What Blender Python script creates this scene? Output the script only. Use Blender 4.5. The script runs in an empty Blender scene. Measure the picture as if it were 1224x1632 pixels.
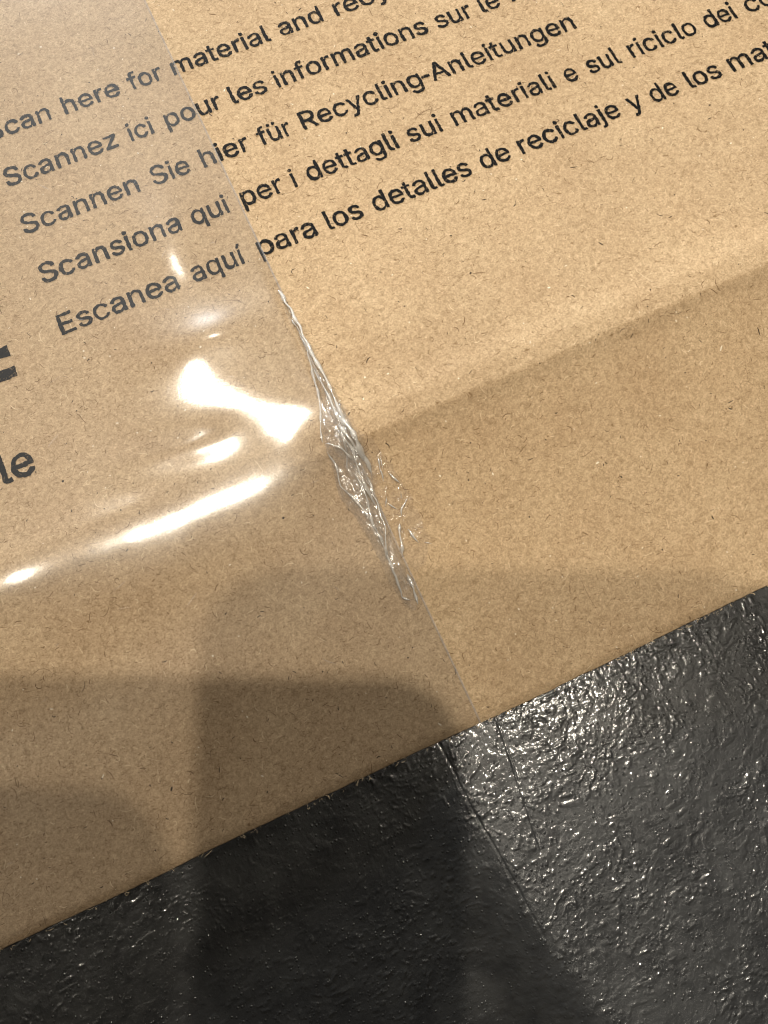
import bpy, bmesh, math, random
import numpy as np
from mathutils import Matrix, Vector, geometry

# ------------------------------------------------------------------ scale
# working units: one text line spacing = 1 u = 8.5 mm
U = 0.0085
ZTOP = 1.47 * U          # height of the top panel above the floor
YOFF = 8.0
def W(x, y, z=0.0):
    return ((x - 3.0) * U, (y + YOFF) * U, ZTOP + z * U)

sc = bpy.context.scene
random.seed(7)
RNG = np.random.default_rng(11)

# ------------------------------------------------------------------ camera
CAMU = np.array([2.16743883, -11.626705, 11.63684283])
R0 = np.array([0.91094676, -0.41251398, 0.00286857])      # picture right
R1 = np.array([-0.39777635, -0.88020216, -0.25887862])    # picture down
R2 = np.array([0.10931597, 0.23468358, -0.9659056])       # view direction
cam = bpy.data.cameras.new("camera")
cam.sensor_fit = 'VERTICAL'
cam.sensor_height = 24.0
cam.lens = 24.0 * 1273.3 / 1632.0
cam.clip_start = 0.002
cam.clip_end = 20.0
camo = bpy.data.objects.new("camera", cam)
sc.collection.objects.link(camo)
M = Matrix(((R0[0], -R1[0], -R2[0], 0), (R0[1], -R1[1], -R2[1], 0), (R0[2], -R1[2], -R2[2], 0), (0, 0, 0, 1)))
M.translation = Vector(W(*CAMU))
camo.matrix_world = M
sc.camera = camo
cam.dof.use_dof = True
cam.dof.focus_distance = 12.4 * U
cam.dof.aperture_fstop = cam.lens / 0.35

# ------------------------------------------------------------------ world: dim room
world = bpy.data.worlds.new("World")
sc.world = world
world.use_nodes = True
wn = world.node_tree.nodes
# a dim interior: the wall beyond the top of the picture is paler than the rest
wt = world.node_tree
tcw = wt.nodes.new('ShaderNodeTexCoord')
sep = wt.nodes.new('ShaderNodeSeparateXYZ')
wt.links.new(tcw.outputs['Generated'], sep.inputs[0])
mrw = wt.nodes.new('ShaderNodeMapRange'); mrw.interpolation_type = 'SMOOTHSTEP'
mrw.inputs[1].default_value = 0.25; mrw.inputs[2].default_value = 0.95
mrw.inputs[3].default_value = 0.008; mrw.inputs[4].default_value = 0.26
wt.links.new(sep.outputs['Y'], mrw.inputs[0])
wn["Background"].inputs[0].default_value = (1.0, 0.965, 0.93, 1)
wt.links.new(mrw.outputs[0], wn["Background"].inputs[1])

# ------------------------------------------------------------------ ceiling downlights
def lamp(name, lx, ly, power, size=0.024, col=(1.0, 0.915, 0.765), h=1.8):
    l = bpy.data.lights.new(name, 'SPOT')
    l.energy = power
    l.color = col
    l.shadow_soft_size = size
    l.spot_size = math.radians(50)
    l.spot_blend = 0.6
    o = bpy.data.objects.new(name, l)
    sc.collection.objects.link(o)
    c = W(*CAMU)
    p = Vector((c[0] + lx * h, c[1] + ly * h, ZTOP + h))
    o.location = p
    d = Vector((0.02, 0.0, 0.0)) - p
    o.rotation_euler = d.to_track_quat('-Z', 'Y').to_euler()
    return o
lamp("downlight", -0.363, 0.063, 47)
lamp("downlight", 0.0155, 0.0235, 60)
lamp("downlight", 0.355, -0.003, 38)
lamp("downlight", 0.0, 0.70, 19)
# added low, broad light beyond the top of the frame, to shade the fold
wl = bpy.data.lights.new("added_graze_light", 'AREA')
wl.shape = 'DISK'; wl.size = 0.22; wl.energy = 50; wl.color = (0.90, 0.96, 1.0)
wlo = bpy.data.objects.new("added_graze_light", wl)
sc.collection.objects.link(wlo)
wlo.location = (0.0, 1.88, 0.54)
wlo.rotation_euler = (Vector((0.02, 0, 0)) - wlo.location).to_track_quat('-Z', 'Y').to_euler()

sc.view_settings.view_transform = 'Standard'
sc.view_settings.look = 'None'
sc.view_settings.gamma = 1.0
sc.view_settings.exposure = 0.0
sc.view_settings.use_curve_mapping = False
sc.render.filter_size = 1.15
sc.cycles.pixel_filter_type = 'BLACKMAN_HARRIS'
sc.cycles.filter_width = 1.15
sc.cycles.transparent_max_bounces = 24
sc.cycles.max_bounces = 10
sc.cycles.caustics_reflective = False
sc.cycles.caustics_refractive = False

# ------------------------------------------------------------------ numpy noise
def hash2(ix, iy, seed):
    h = (ix.astype(np.int64) * 374761393 + iy.astype(np.int64) * 668265263 + seed * 1442695041) & 0xffffffff
    h = ((h ^ (h >> 13)) * 1274126177) & 0xffffffff
    h = h ^ (h >> 16)
    return (h & 0xffff) / 65535.0
def vnoise(x, y, seed=0):
    ix = np.floor(x); iy = np.floor(y)
    fx = x - ix; fy = y - iy
    fx = fx * fx * fx * (fx * (fx * 6 - 15) + 10); fy = fy * fy * fy * (fy * (fy * 6 - 15) + 10)
    a = hash2(ix, iy, seed); b = hash2(ix + 1, iy, seed); c = hash2(ix, iy + 1, seed); d = hash2(ix + 1, iy + 1, seed)
    return (a * (1 - fx) + b * fx) * (1 - fy) + (c * (1 - fx) + d * fx) * fy
def fbm(x, y, seed=0, octv=4, gain=0.5):
    s = 0; a = 1; t = 0
    for k in range(octv):
        s = s + a * vnoise(x * 2 ** k + 17.3 * k, y * 2 ** k + 9.1 * k, seed + k); t += a; a *= gain
    return s / t
def sstep(a, b, x):
    t = np.clip((x - a) / (b - a), 0, 1)
    return t * t * (3 - 2 * t)

# ------------------------------------------------------------------ helpers
def mat(name):
    m = bpy.data.materials.new(name)
    m.use_nodes = True
    nt = m.node_tree
    for n in list(nt.nodes):
        nt.nodes.remove(n)
    out = nt.nodes.new('ShaderNodeOutputMaterial')
    return m, nt, out
def nd(nt, typ, **kw):
    n = nt.nodes.new(typ)
    for k, v in kw.items():
        if k.startswith('i_'):
            key = k[2:].replace('_', ' ')
            n.inputs[key].default_value = v
        else:
            setattr(n, k, v)
    return n
def mesh_obj(name, verts, faces, mats, parent=None, smooth=True, mi=None):
    me = bpy.data.meshes.new(name)
    v = np.asarray(verts, dtype=np.float32)
    me.from_pydata(v.tolist(), [], [tuple(int(i) for i in f) for f in faces])
    for m in mats:
        me.materials.append(m)
    if mi is not None:
        me.polygons.foreach_set('material_index', np.asarray(mi, dtype=np.int32))
    sm = np.full(len(me.polygons), smooth, dtype=bool) if isinstance(smooth, bool) else np.asarray(smooth)
    me.polygons.foreach_set('use_smooth', sm)
    me.update()
    o = bpy.data.objects.new(name, me)
    sc.collection.objects.link(o)
    if parent:
        o.parent = parent
    return o
def empty(name, loc, label, cat):
    o = bpy.data.objects.new(name, None)
    sc.collection.objects.link(o)
    o.location = loc
    o.empty_display_size = 0.02
    o['label'] = label
    o['category'] = cat
    return o
def reparent(o, root):
    o.parent = root
    o.matrix_parent_inverse = Matrix.Translation(-Vector(root.location))
def grid_faces(nx, ny, off=0):
    i, j = np.meshgrid(np.arange(nx - 1), np.arange(ny - 1), indexing='ij')
    a = (i * ny + j).ravel() + off
    return np.stack([a, a + ny, a + ny + 1, a + 1], 1)

# ------------------------------------------------------------------ materials
def kraft_material():
    m, nt, out = mat("kraft_board")
    L = nt.links.new
    tc = nd(nt, 'ShaderNodeTexCoord')
    b = nd(nt, 'ShaderNodeBsdfPrincipled')
    b.inputs['Roughness'].default_value = 0.78
    b.inputs['Specular IOR Level'].default_value = 0.18
    def noise(scale, detail, rough=0.6, vec=None, dist=0.0):
        n = nd(nt, 'ShaderNodeTexNoise')
        n.inputs['Scale'].default_value = scale
        n.inputs['Detail'].default_value = detail
        n.inputs['Roughness'].default_value = rough
        n.inputs['Distortion'].default_value = dist
        L(vec if vec else tc.outputs['Object'], n.inputs['Vector'])
        return n.outputs['Fac']
    def ramp(fac, stops):
        r = nd(nt, 'ShaderNodeValToRGB')
        e = r.color_ramp.elements
        e[0].position, e[0].color = stops[0][0], (*stops[0][1], 1)
        e[1].position, e[1].color = stops[-1][0], (*stops[-1][1], 1)
        for p, c in stops[1:-1]:
            x = e.new(p); x.color = (*c, 1)
        L(fac, r.inputs['Fac'])
        return r.outputs['Color']
    def mixc(a, bb, fac, mode='MIX'):
        x = nd(nt, 'ShaderNodeMix', data_type='RGBA', blend_type=mode)
        if isinstance(fac, (int, float)):
            x.inputs[0].default_value = fac
        else:
            L(fac, x.inputs[0])
        for s, v in ((6, a), (7, bb)):
            if isinstance(v, tuple):
                x.inputs[s].default_value = (*v, 1)
            else:
                L(v, x.inputs[s])
        return x.outputs[2]
    # broad mottling and fine pulp grain
    base = ramp(noise(120, 3, 0.6), [(0.3, (0.474, 0.332, 0.197)), (0.7, (0.522, 0.378, 0.231))])
    c0 = ramp(noise(28, 4, 0.6), [(0.3, (0.93, 0.925, 0.92)), (0.7, (1.06, 1.06, 1.06))])
    base = mixc(base, c0, 1.0, 'MULTIPLY')
    g1 = ramp(noise(1500, 4, 0.65, dist=1.2), [(0.30, (0.66, 0.63, 0.58)), (0.5, (1, 1, 1)), (0.70, (1.24, 1.27, 1.32))])
    c = mixc(base, g1, 0.85, 'MULTIPLY')
    g2 = ramp(noise(4200, 3, 0.7, dist=0.8), [(0.3, (0.62, 0.58, 0.53)), (0.5, (1, 1, 1)), (0.7, (1.32, 1.36, 1.42))])
    c = mixc(c, g2, 0.75, 'MULTIPLY')
    # fibre streaks: two stretched, warped noises
    for k, (rot, lo, hi, col) in enumerate(((0.5, 0.66, 0.74, (0.20, 0.115, 0.05)), (2.0, 0.66, 0.76, (0.66, 0.50, 0.31)), (1.25, 0.67, 0.75, (0.22, 0.13, 0.06)))):
        wv = nd(nt, 'ShaderNodeTexNoise')
        wv.inputs['Scale'].default_value = 500
        L(tc.outputs['Object'], wv.inputs['Vector'])
        va = nd(nt, 'ShaderNodeVectorMath', operation='MULTIPLY_ADD')
        L(wv.outputs['Color'], va.inputs[0])
        va.inputs[1].default_value = (0.0022, 0.0022, 0)
        L(tc.outputs['Object'], va.inputs[2])
        mp = nd(nt, 'ShaderNodeMapping')
        mp.inputs['Rotation'].default_value = (0, 0, rot)
        mp.inputs['Scale'].default_value = (1, 6.5, 1)
        L(va.outputs[0], mp.inputs['Vector'])
        f = noise(1000 + 130 * k, 1.5, 0.5, vec=mp.outputs[0])
        mr = nd(nt, 'ShaderNodeMapRange', interpolation_type='SMOOTHSTEP')
        mr.inputs[1].default_value = lo
        mr.inputs[2].default_value = hi
        mr.inputs[4].default_value = 0.75
        L(f, mr.inputs[0])
        c = mixc(c, col, mr.outputs[0])
    L(c, b.inputs['Base Color'])
    bp = nd(nt, 'ShaderNodeBump')
    bp.inputs['Strength'].default_value = 0.28
    bp.inputs['Distance'].default_value = 0.00012
    L(noise(1900, 5, 0.68, dist=1.0), bp.inputs['Height'])
    L(bp.outputs[0], b.inputs['Normal'])
    L(b.outputs[0], out.inputs['Surface'])
    return m

def plain(name, col, rough=0.8, spec=0.2):
    m, nt, out = mat(name)
    b = nd(nt, 'ShaderNodeBsdfPrincipled')
    b.inputs['Base Color'].default_value = (*col, 1)
    b.inputs['Roughness'].default_value = rough
    b.inputs['Specular IOR Level'].default_value = spec
    nt.links.new(b.outputs[0], out.inputs['Surface'])
    return m

def ink_material():
    m, nt, out = mat("flexo_ink")
    L = nt.links.new
    tc = nd(nt, 'ShaderNodeTexCoord')
    b = nd(nt, 'ShaderNodeBsdfPrincipled')
    b.inputs['Base Color'].default_value = (0.007, 0.0065, 0.0065, 1)
    b.inputs['Roughness'].default_value = 0.7
    b.inputs['Specular IOR Level'].default_value = 0.1
    n = nd(nt, 'ShaderNodeTexNoise')
    n.inputs['Scale'].default_value = 2600
    n.inputs['Detail'].default_value = 3
    n.inputs['Roughness'].default_value = 0.65
    L(tc.outputs['Object'], n.inputs['Vector'])
    mr = nd(nt, 'ShaderNodeMapRange', interpolation_type='SMOOTHSTEP')
    mr.inputs[1].default_value = 0.52
    mr.inputs[2].default_value = 0.70
    mr.inputs[3].default_value = 0.01
    mr.inputs[4].default_value = 0.50
    L(n.outputs['Fac'], mr.inputs[0])
    t = nd(nt, 'ShaderNodeBsdfTransparent')
    mx = nd(nt, 'ShaderNodeMixShader')
    L(mr.outputs[0], mx.inputs[0]); L(b.outputs[0], mx.inputs[1]); L(t.outputs[0], mx.inputs[2])
    L(mx.outputs[0], out.inputs['Surface'])
    return m

def film_material(name, refl=0.05, rough=0.09, haze=0.05, tint=(0.95, 0.95, 0.955), bump=0.06, bscale=2600, haze_col=(0.75, 0.74, 0.74), edge=0.4):
    """clear packing film: mostly see-through, a glossy skin and a pale haze: milky adhesive, painted highlights on rolled film"""
    m, nt, out = mat(name)
    L = nt.links.new
    tc = nd(nt, 'ShaderNodeTexCoord')
    n = nd(nt, 'ShaderNodeTexNoise')
    n.inputs['Scale'].default_value = bscale
    n.inputs['Detail'].default_value = 4
    n.inputs['Roughness'].default_value = 0.6
    L(tc.outputs['Object'], n.inputs['Vector'])
    bp = nd(nt, 'ShaderNodeBump')
    bp.inputs['Strength'].default_value = bump
    bp.inputs['Distance'].default_value = 0.0001
    L(n.outputs['Fac'], bp.inputs['Height'])
    g = nd(nt, 'ShaderNodeBsdfGlossy')
    g.inputs['Color'].default_value = (1, 1, 1, 1)
    g.inputs['Roughness'].default_value = rough
    L(bp.outputs[0], g.inputs['Normal'])
    g2 = nd(nt, 'ShaderNodeBsdfGlossy')
    g2.inputs['Color'].default_value = (1, 1, 1, 1)
    g2.inputs['Roughness'].default_value = min(1.0, rough * 2.6)
    L(bp.outputs[0], g2.inputs['Normal'])
    gm = nd(nt, 'ShaderNodeMixShader')
    gm.inputs[0].default_value = 0.30
    L(g.outputs[0], gm.inputs[1]); L(g2.outputs[0], gm.inputs[2])
    t = nd(nt, 'ShaderNodeBsdfTransparent')
    t.inputs['Color'].default_value = (*tint, 1)
    d = nd(nt, 'ShaderNodeBsdfDiffuse')
    d.inputs['Color'].default_value = (*haze_col, 1)
    m1 = nd(nt, 'ShaderNodeMixShader')
    m1.inputs[0].default_value = haze
    L(t.outputs[0], m1.inputs[1]); L(d.outputs[0], m1.inputs[2])
    fr = nd(nt, 'ShaderNodeLayerWeight')
    fr.inputs['Blend'].default_value = 0.5
    mr = nd(nt, 'ShaderNodeMath', operation='POWER')
    L(fr.outputs['Facing'], mr.inputs[0]); mr.inputs[1].default_value = 4.0
    ma = nd(nt, 'ShaderNodeMath', operation='MULTIPLY_ADD')
    L(mr.outputs[0], ma.inputs[0]); ma.inputs[1].default_value = edge; ma.inputs[2].default_value = refl
    m2 = nd(nt, 'ShaderNodeMixShader')
    L(ma.outputs[0], m2.inputs[0]); L(m1.outputs[0], m2.inputs[1]); L(gm.outputs[0], m2.inputs[2])
    L(m2.outputs[0], out.inputs['Surface'])
    return m

def floor_material():
    m, nt, out = mat("dark_stone_floor")
    L = nt.links.new
    tc = nd(nt, 'ShaderNodeTexCoord')
    b = nd(nt, 'ShaderNodeBsdfPrincipled')
    n = nd(nt, 'ShaderNodeTexNoise')
    n.inputs['Scale'].default_value = 160
    n.inputs['Detail'].default_value = 6
    n.inputs['Roughness'].default_value = 0.65
    L(tc.outputs['Object'], n.inputs['Vector'])
    r = nd(nt, 'ShaderNodeValToRGB')
    r.color_ramp.elements[0].position = 0.3
    r.color_ramp.elements[0].color = (0.020, 0.020, 0.0208, 1)
    r.color_ramp.elements[1].position = 0.72
    r.color_ramp.elements[1].color = (0.050, 0.0498, 0.049, 1)
    L(n.outputs['Fac'], r.inputs['Fac'])
    L(r.outputs['Color'], b.inputs['Base Color'])
    n3 = nd(nt, 'ShaderNodeTexNoise')
    n3.inputs['Scale'].default_value = 420
    n3.inputs['Detail'].default_value = 3
    L(tc.outputs['Object'], n3.inputs['Vector'])
    rr = nd(nt, 'ShaderNodeMapRange')
    rr.inputs[1].default_value = 0.35; rr.inputs[2].default_value = 0.65
    rr.inputs[3].default_value = 0.24; rr.inputs[4].default_value = 0.36
    L(n3.outputs['Fac'], rr.inputs[0])
    L(rr.outputs[0], b.inputs['Roughness'])
    b.inputs['Specular IOR Level'].default_value = 0.3
    n2 = nd(nt, 'ShaderNodeTexNoise')
    n2.inputs['Scale'].default_value = 1300
    n2.inputs['Detail'].default_value = 6
    n2.inputs['Roughness'].default_value = 0.72
    L(tc.outputs['Object'], n2.inputs['Vector'])
    # scattered raised grains
    vo = nd(nt, 'ShaderNodeTexVoronoi')
    vo.inputs['Scale'].default_value = 1900
    L(tc.outputs['Object'], vo.inputs['Vector'])
    dome = nd(nt, 'ShaderNodeMapRange', interpolation_type='SMOOTHSTEP')
    dome.inputs[1].default_value = 0.42; dome.inputs[2].default_value = 0.05
    L(vo.outputs['Distance'], dome.inputs[0])
    sc_ = nd(nt, 'ShaderNodeSeparateColor')
    L(vo.outputs['Color'], sc_.inputs[0])
    gate = nd(nt, 'ShaderNodeMapRange')
    gate.inputs[1].default_value = 0.6; gate.inputs[2].default_value = 1.0
    L(sc_.outputs[0], gate.inputs[0])
    mu = nd(nt, 'ShaderNodeMath', operation='MULTIPLY')
    L(dome.outputs[0], mu.inputs[0]); L(gate.outputs[0], mu.inputs[1])
    ad = nd(nt, 'ShaderNodeMath', operation='MULTIPLY_ADD')
    L(n2.outputs['Fac'], ad.inputs[0]); ad.inputs[1].default_value = 0.9; L(mu.outputs[0], ad.inputs[2])
    bp = nd(nt, 'ShaderNodeBump')
    bp.inputs['Strength'].default_value = 0.8
    bp.inputs['Distance'].default_value = 0.00010
    L(ad.outputs[0], bp.inputs['Height'])
    L(bp.outputs[0], b.inputs['Normal'])
    # worn clear finish: smoother than the stone print below, it carries the glints
    n5 = nd(nt, 'ShaderNodeTexNoise')
    n5.inputs['Scale'].default_value = 900
    n5.inputs['Detail'].default_value = 2.5
    n5.inputs['Roughness'].default_value = 0.6
    L(tc.outputs['Object'], n5.inputs['Vector'])
    ad2 = nd(nt, 'ShaderNodeMath', operation='MULTIPLY_ADD')
    L(n5.outputs['Fac'], ad2.inputs[0]); ad2.inputs[1].default_value = 0.95; L(mu.outputs[0], ad2.inputs[2])
    bp2 = nd(nt, 'ShaderNodeBump')
    bp2.inputs['Strength'].default_value = 1.0
    bp2.inputs['Distance'].default_value = 0.000075
    L(ad2.outputs[0], bp2.inputs['Height'])
    b.inputs['Coat Weight'].default_value = 0.6
    b.inputs['Coat Roughness'].default_value = 0.12
    L(bp2.outputs[0], b.inputs['Coat Normal'])
    L(b.outputs[0], out.inputs['Surface'])
    return m

M_KRAFT = kraft_material()
M_KRAFT_SIDE = plain("kraft_cut_edge", (0.30, 0.20, 0.11))
M_FIB_DARK = plain("dark_fibre", (0.17, 0.10, 0.048))
M_FIB_BLACK = plain("black_fleck", (0.045, 0.03, 0.02))
M_FIB_LIGHT = plain("pale_fibre", (0.74, 0.58, 0.38), 0.6, 0.3)
M_FIB_WHITE = plain("white_fleck", (0.85, 0.76, 0.6), 0.6, 0.3)
M_INK = ink_material()
M_TAPE = film_material("clear_tape", refl=0.085, rough=0.15, haze=0.008, tint=(0.955, 0.955, 0.96))
M_TAPE_EDGE = film_material("tape_edge", refl=0.10, rough=0.25, haze=0.22, bump=0.2)
M_CRUMPLE = film_material("crumpled_tape", refl=0.075, rough=0.15, haze=0.055, bump=0.25, bscale=1500, edge=0.35, tint=(0.99, 0.985, 0.98), haze_col=(0.95, 0.92, 0.88))
M_STRAND = film_material("rolled_film", refl=0.20, rough=0.2, haze=0.42, bump=0.2, bscale=1500, edge=0.7, tint=(0.98, 0.975, 0.97), haze_col=(0.95, 0.91, 0.85))  # strong warm haze paints bright highlights into the rolled film
M_FLOOR = floor_material()

# ------------------------------------------------------------------ floor: one sheet, fine relief near the box
GROOVES = [((2.85, -12.0), (3.05, -14.63), (3.12, -15.4)), ((3.90, -12.0), (3.86, -12.6), (3.62, -14.3))]
def seg_dist(x, y, pl):
    d = np.full(x.shape, 1e9)
    for (ax, ay), (bx, by) in zip(pl[:-1], pl[1:]):
        vx, vy = bx - ax, by - ay
        t = np.clip(((x - ax) * vx + (y - ay) * vy) / (vx * vx + vy * vy), 0, 1)
        d = np.minimum(d, np.hypot(x - ax - t * vx, y - ay - t * vy))
    return d
def floor_height(x, y):
    """relief in u; flattened blobs, worm-like wrinkles running across, fine grit"""
    wx = x + 0.35 * (fbm(x * 1.3, y * 1.3, 5, 3) - .5)
    wy = y + 0.35 * (fbm(x * 1.3 + 40, y * 1.3, 6, 3) - .5)
    big = fbm(wx * 1.5, wy * 2.0, 21, 3, 0.45)
    blobs = sstep(0.40, 0.66, big)
    dro = sstep(0.58, 0.70, fbm(wx * 4.6 + 7, wy * 5.6, 31, 2, .4))
    worm = 1 - np.abs(fbm(wx * 1.5 - 3, wy * 2.6 + 5, 41, 2) * 2 - 1)
    worm = sstep(0.84, 1.0, worm) * sstep(0.42, 0.62, fbm(x * 0.8, y * 0.8, 51, 2))
    fine = fbm(x * 7, y * 8, 61, 2)
    pim = sstep(0.66, 0.95, vnoise(wx * 9.5, wy * 11.0, 71))
    grit = sstep(0.60, 0.92, vnoise(wx * 16, wy * 19, 73)) * sstep(0.4, 0.6, fbm(x * 1.1 + 9, y * 1.4, 75, 2))
    h = 0.0030 * blobs + 0.0022 * dro + 0.0010 * fine + 0.0040 * pim + 0.0056 * grit + 0.0010 * fbm(x * 22, y * 24, 87, 2) + 0.016 * (fbm(x * .5, y * .5, 81, 2) - .5)
    h = h - 0.075 * np.maximum(x - 3.0, 0) + 0.15 * np.clip(y + 12.2, -4.6, 0.4) * sstep(0.15, -1.3, x - (2.85 + 0.105 * np.maximum(-12.0 - y, 0)))
    w1 = 0.25 * (wx - x)
    d = np.minimum(seg_dist(x + w1, y, GROOVES[0]), seg_dist(x + w1, y, GROOVES[1]))
    h = h - 0.012 * np.exp(-(d / 0.018) ** 2) * (0.4 + 0.9 * fbm(x * 3, y * 3, 85, 2))
    return h
X0, X1, Y0, Y1 = -6.0, 11.0, -19.0, -11.2
nx, ny = 1280, 590
gx, gy = np.meshgrid(np.linspace(X0, X1, nx), np.linspace(Y0, Y1, ny), indexing='ij')
h = floor_height(gx, gy)
fade = np.minimum.reduce([gx - X0, X1 - gx, gy - Y0, Y1 - gy])
h *= sstep(0, 0.3, fade)
ZF = -ZTOP / U
fv = np.stack([(gx - 3) * U, (gy + YOFF) * U, h * U], -1).reshape(-1, 3)
ff = grid_faces(nx, ny)
# ring out to a wide floor, stitched on at the grid border
BIG = 1.5
cor = [0 * ny + 0, (nx - 1) * ny + 0, (nx - 1) * ny + ny - 1, ny - 1]
nv = len(fv)
outer = np.array([(-BIG, -BIG, 0), (BIG, -BIG, 0), (BIG, BIG, 0), (-BIG, BIG, 0)])
fv = np.vstack([fv, outer])
bot = [i * ny for i in range(nx)]
rgt = [(nx - 1) * ny + j for j in range(ny)]
top = [i * ny + ny - 1 for i in range(nx)][::-1]
lft = [j for j in range(ny)][::-1]
extra = [[nv, nv + 1] + bot[::-1], [nv + 1, nv + 2] + rgt[::-1], [nv + 2, nv + 3] + top[::-1], [nv + 3, nv] + lft[::-1]]
fl = mesh_obj("floor", fv, [tuple(f) for f in ff] + [tuple(e) for e in extra], [M_FLOOR])
fl['kind'] = 'structure'

# ------------------------------------------------------------------ the cardboard mailer
YC = -7.58       # the fold
YE = -12.21      # front edge of the flap
THK = 0.17       # board thickness
SL = 0.30
def lift(x):
    return 0.18 * sstep(4.0, -6.0, x)
def board_z(x, y, k=0.06, s1=0.85, w=0.18, lip=0.030):
    """height of the upper board face relative to the flat top panel (u)"""
    t = YC + 0.05 * (fbm(x * 0.9 + 1, x * 0 + 6, 97, 3) - .5) - y      # distance down the flap
    tt = np.where(np.abs(t) < k, (t + k) ** 2 / (4 * k), np.maximum(t, 0))   # softened fold
    dip = (s1 - SL) * w * 0.9
    z = -SL * tt - dip * (1 - np.exp(-tt / w))
    z = z + lip * np.exp(-((t + 0.36) / 0.24) ** 2)         # raised lip above the score line
    z = z - 0.05 * np.clip((YE + 0.09 - y) / 0.09, 0, 1) ** 2     # crushed, rounded front edge
    total = SL * (YC - YE) + dip
    z = z + (np.clip(t, 0, 9) / (YC - YE)) ** 1.6 * (lift(x) + total - 1.30)
    z = z + 0.03 * (fbm(x * 0.45 + 3, y * 0.45, 91, 2) - .5) * sstep(YE - .1, YE + 1.2, y)
    return z
mailer = empty("cardboard_mailer", W(3, -3, ZF), "brown kraft cardboard mailer printed with recycling instructions in five languages, lying on the dark floor", "cardboard mailer")

def fibres(n, xr, yr, lmean, wid, curl, zoff, seed):
    """curved ribbons lying on the board; returns verts, quads"""
    rg = np.random.default_rng(seed)
    x = rg.uniform(*xr, n); y = rg.uniform(*yr, n)
    a = rg.uniform(0, 2 * math.pi, n)
    l = lmean * np.exp(rg.normal(0, 0.45, n))
    w = wid * np.exp(rg.normal(0, 0.3, n))
    cv = rg.normal(0, curl, n)
    S = 6
    px = np.zeros((n, S)); py = np.zeros((n, S)); ang = np.zeros((n, S))
    px[:, 0] = x; py[:, 0] = y; ang[:, 0] = a
    for s in range(1, S):
        ang[:, s] = ang[:, s - 1] + cv / S * 2 + rg.normal(0, .22, n)
        px[:, s] = px[:, s - 1] + np.cos(ang[:, s]) * l / (S - 1)
        py[:, s] = py[:, s - 1] + np.sin(ang[:, s]) * l / (S - 1)
    tp = w[:, None] * np.array([0.35, .9, 1, 1, .85, .3])[None]
    nx_, ny_ = -np.sin(ang) * tp / 2, np.cos(ang) * tp / 2
    ax, ay, bx, by = px + nx_, py + ny_, px - nx_, py - ny_
    ok = (py.min(1) > yr[0]) & (py.max(1) < yr[1])
    ax, ay, bx, by = ax[ok], ay[ok], bx[ok], by[ok]
    n = ok.sum()
    V = np.stack([np.stack([ax, bx], 2), np.stack([ay, by], 2)], -1).reshape(-1, 2)   # n*S*2
    z = board_z(V[:, 0], V[:, 1]) + zoff
    v = np.stack([(V[:, 0] - 3) * U, (V[:, 1] + YOFF) * U, ZTOP + z * U], 1)
    base = (np.arange(n) * S * 2)[:, None] + np.arange(S - 1)[None] * 2
    b = base.ravel()
    f = np.stack([b, b + 1, b + 3, b + 2], 1)
    return v, f

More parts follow.
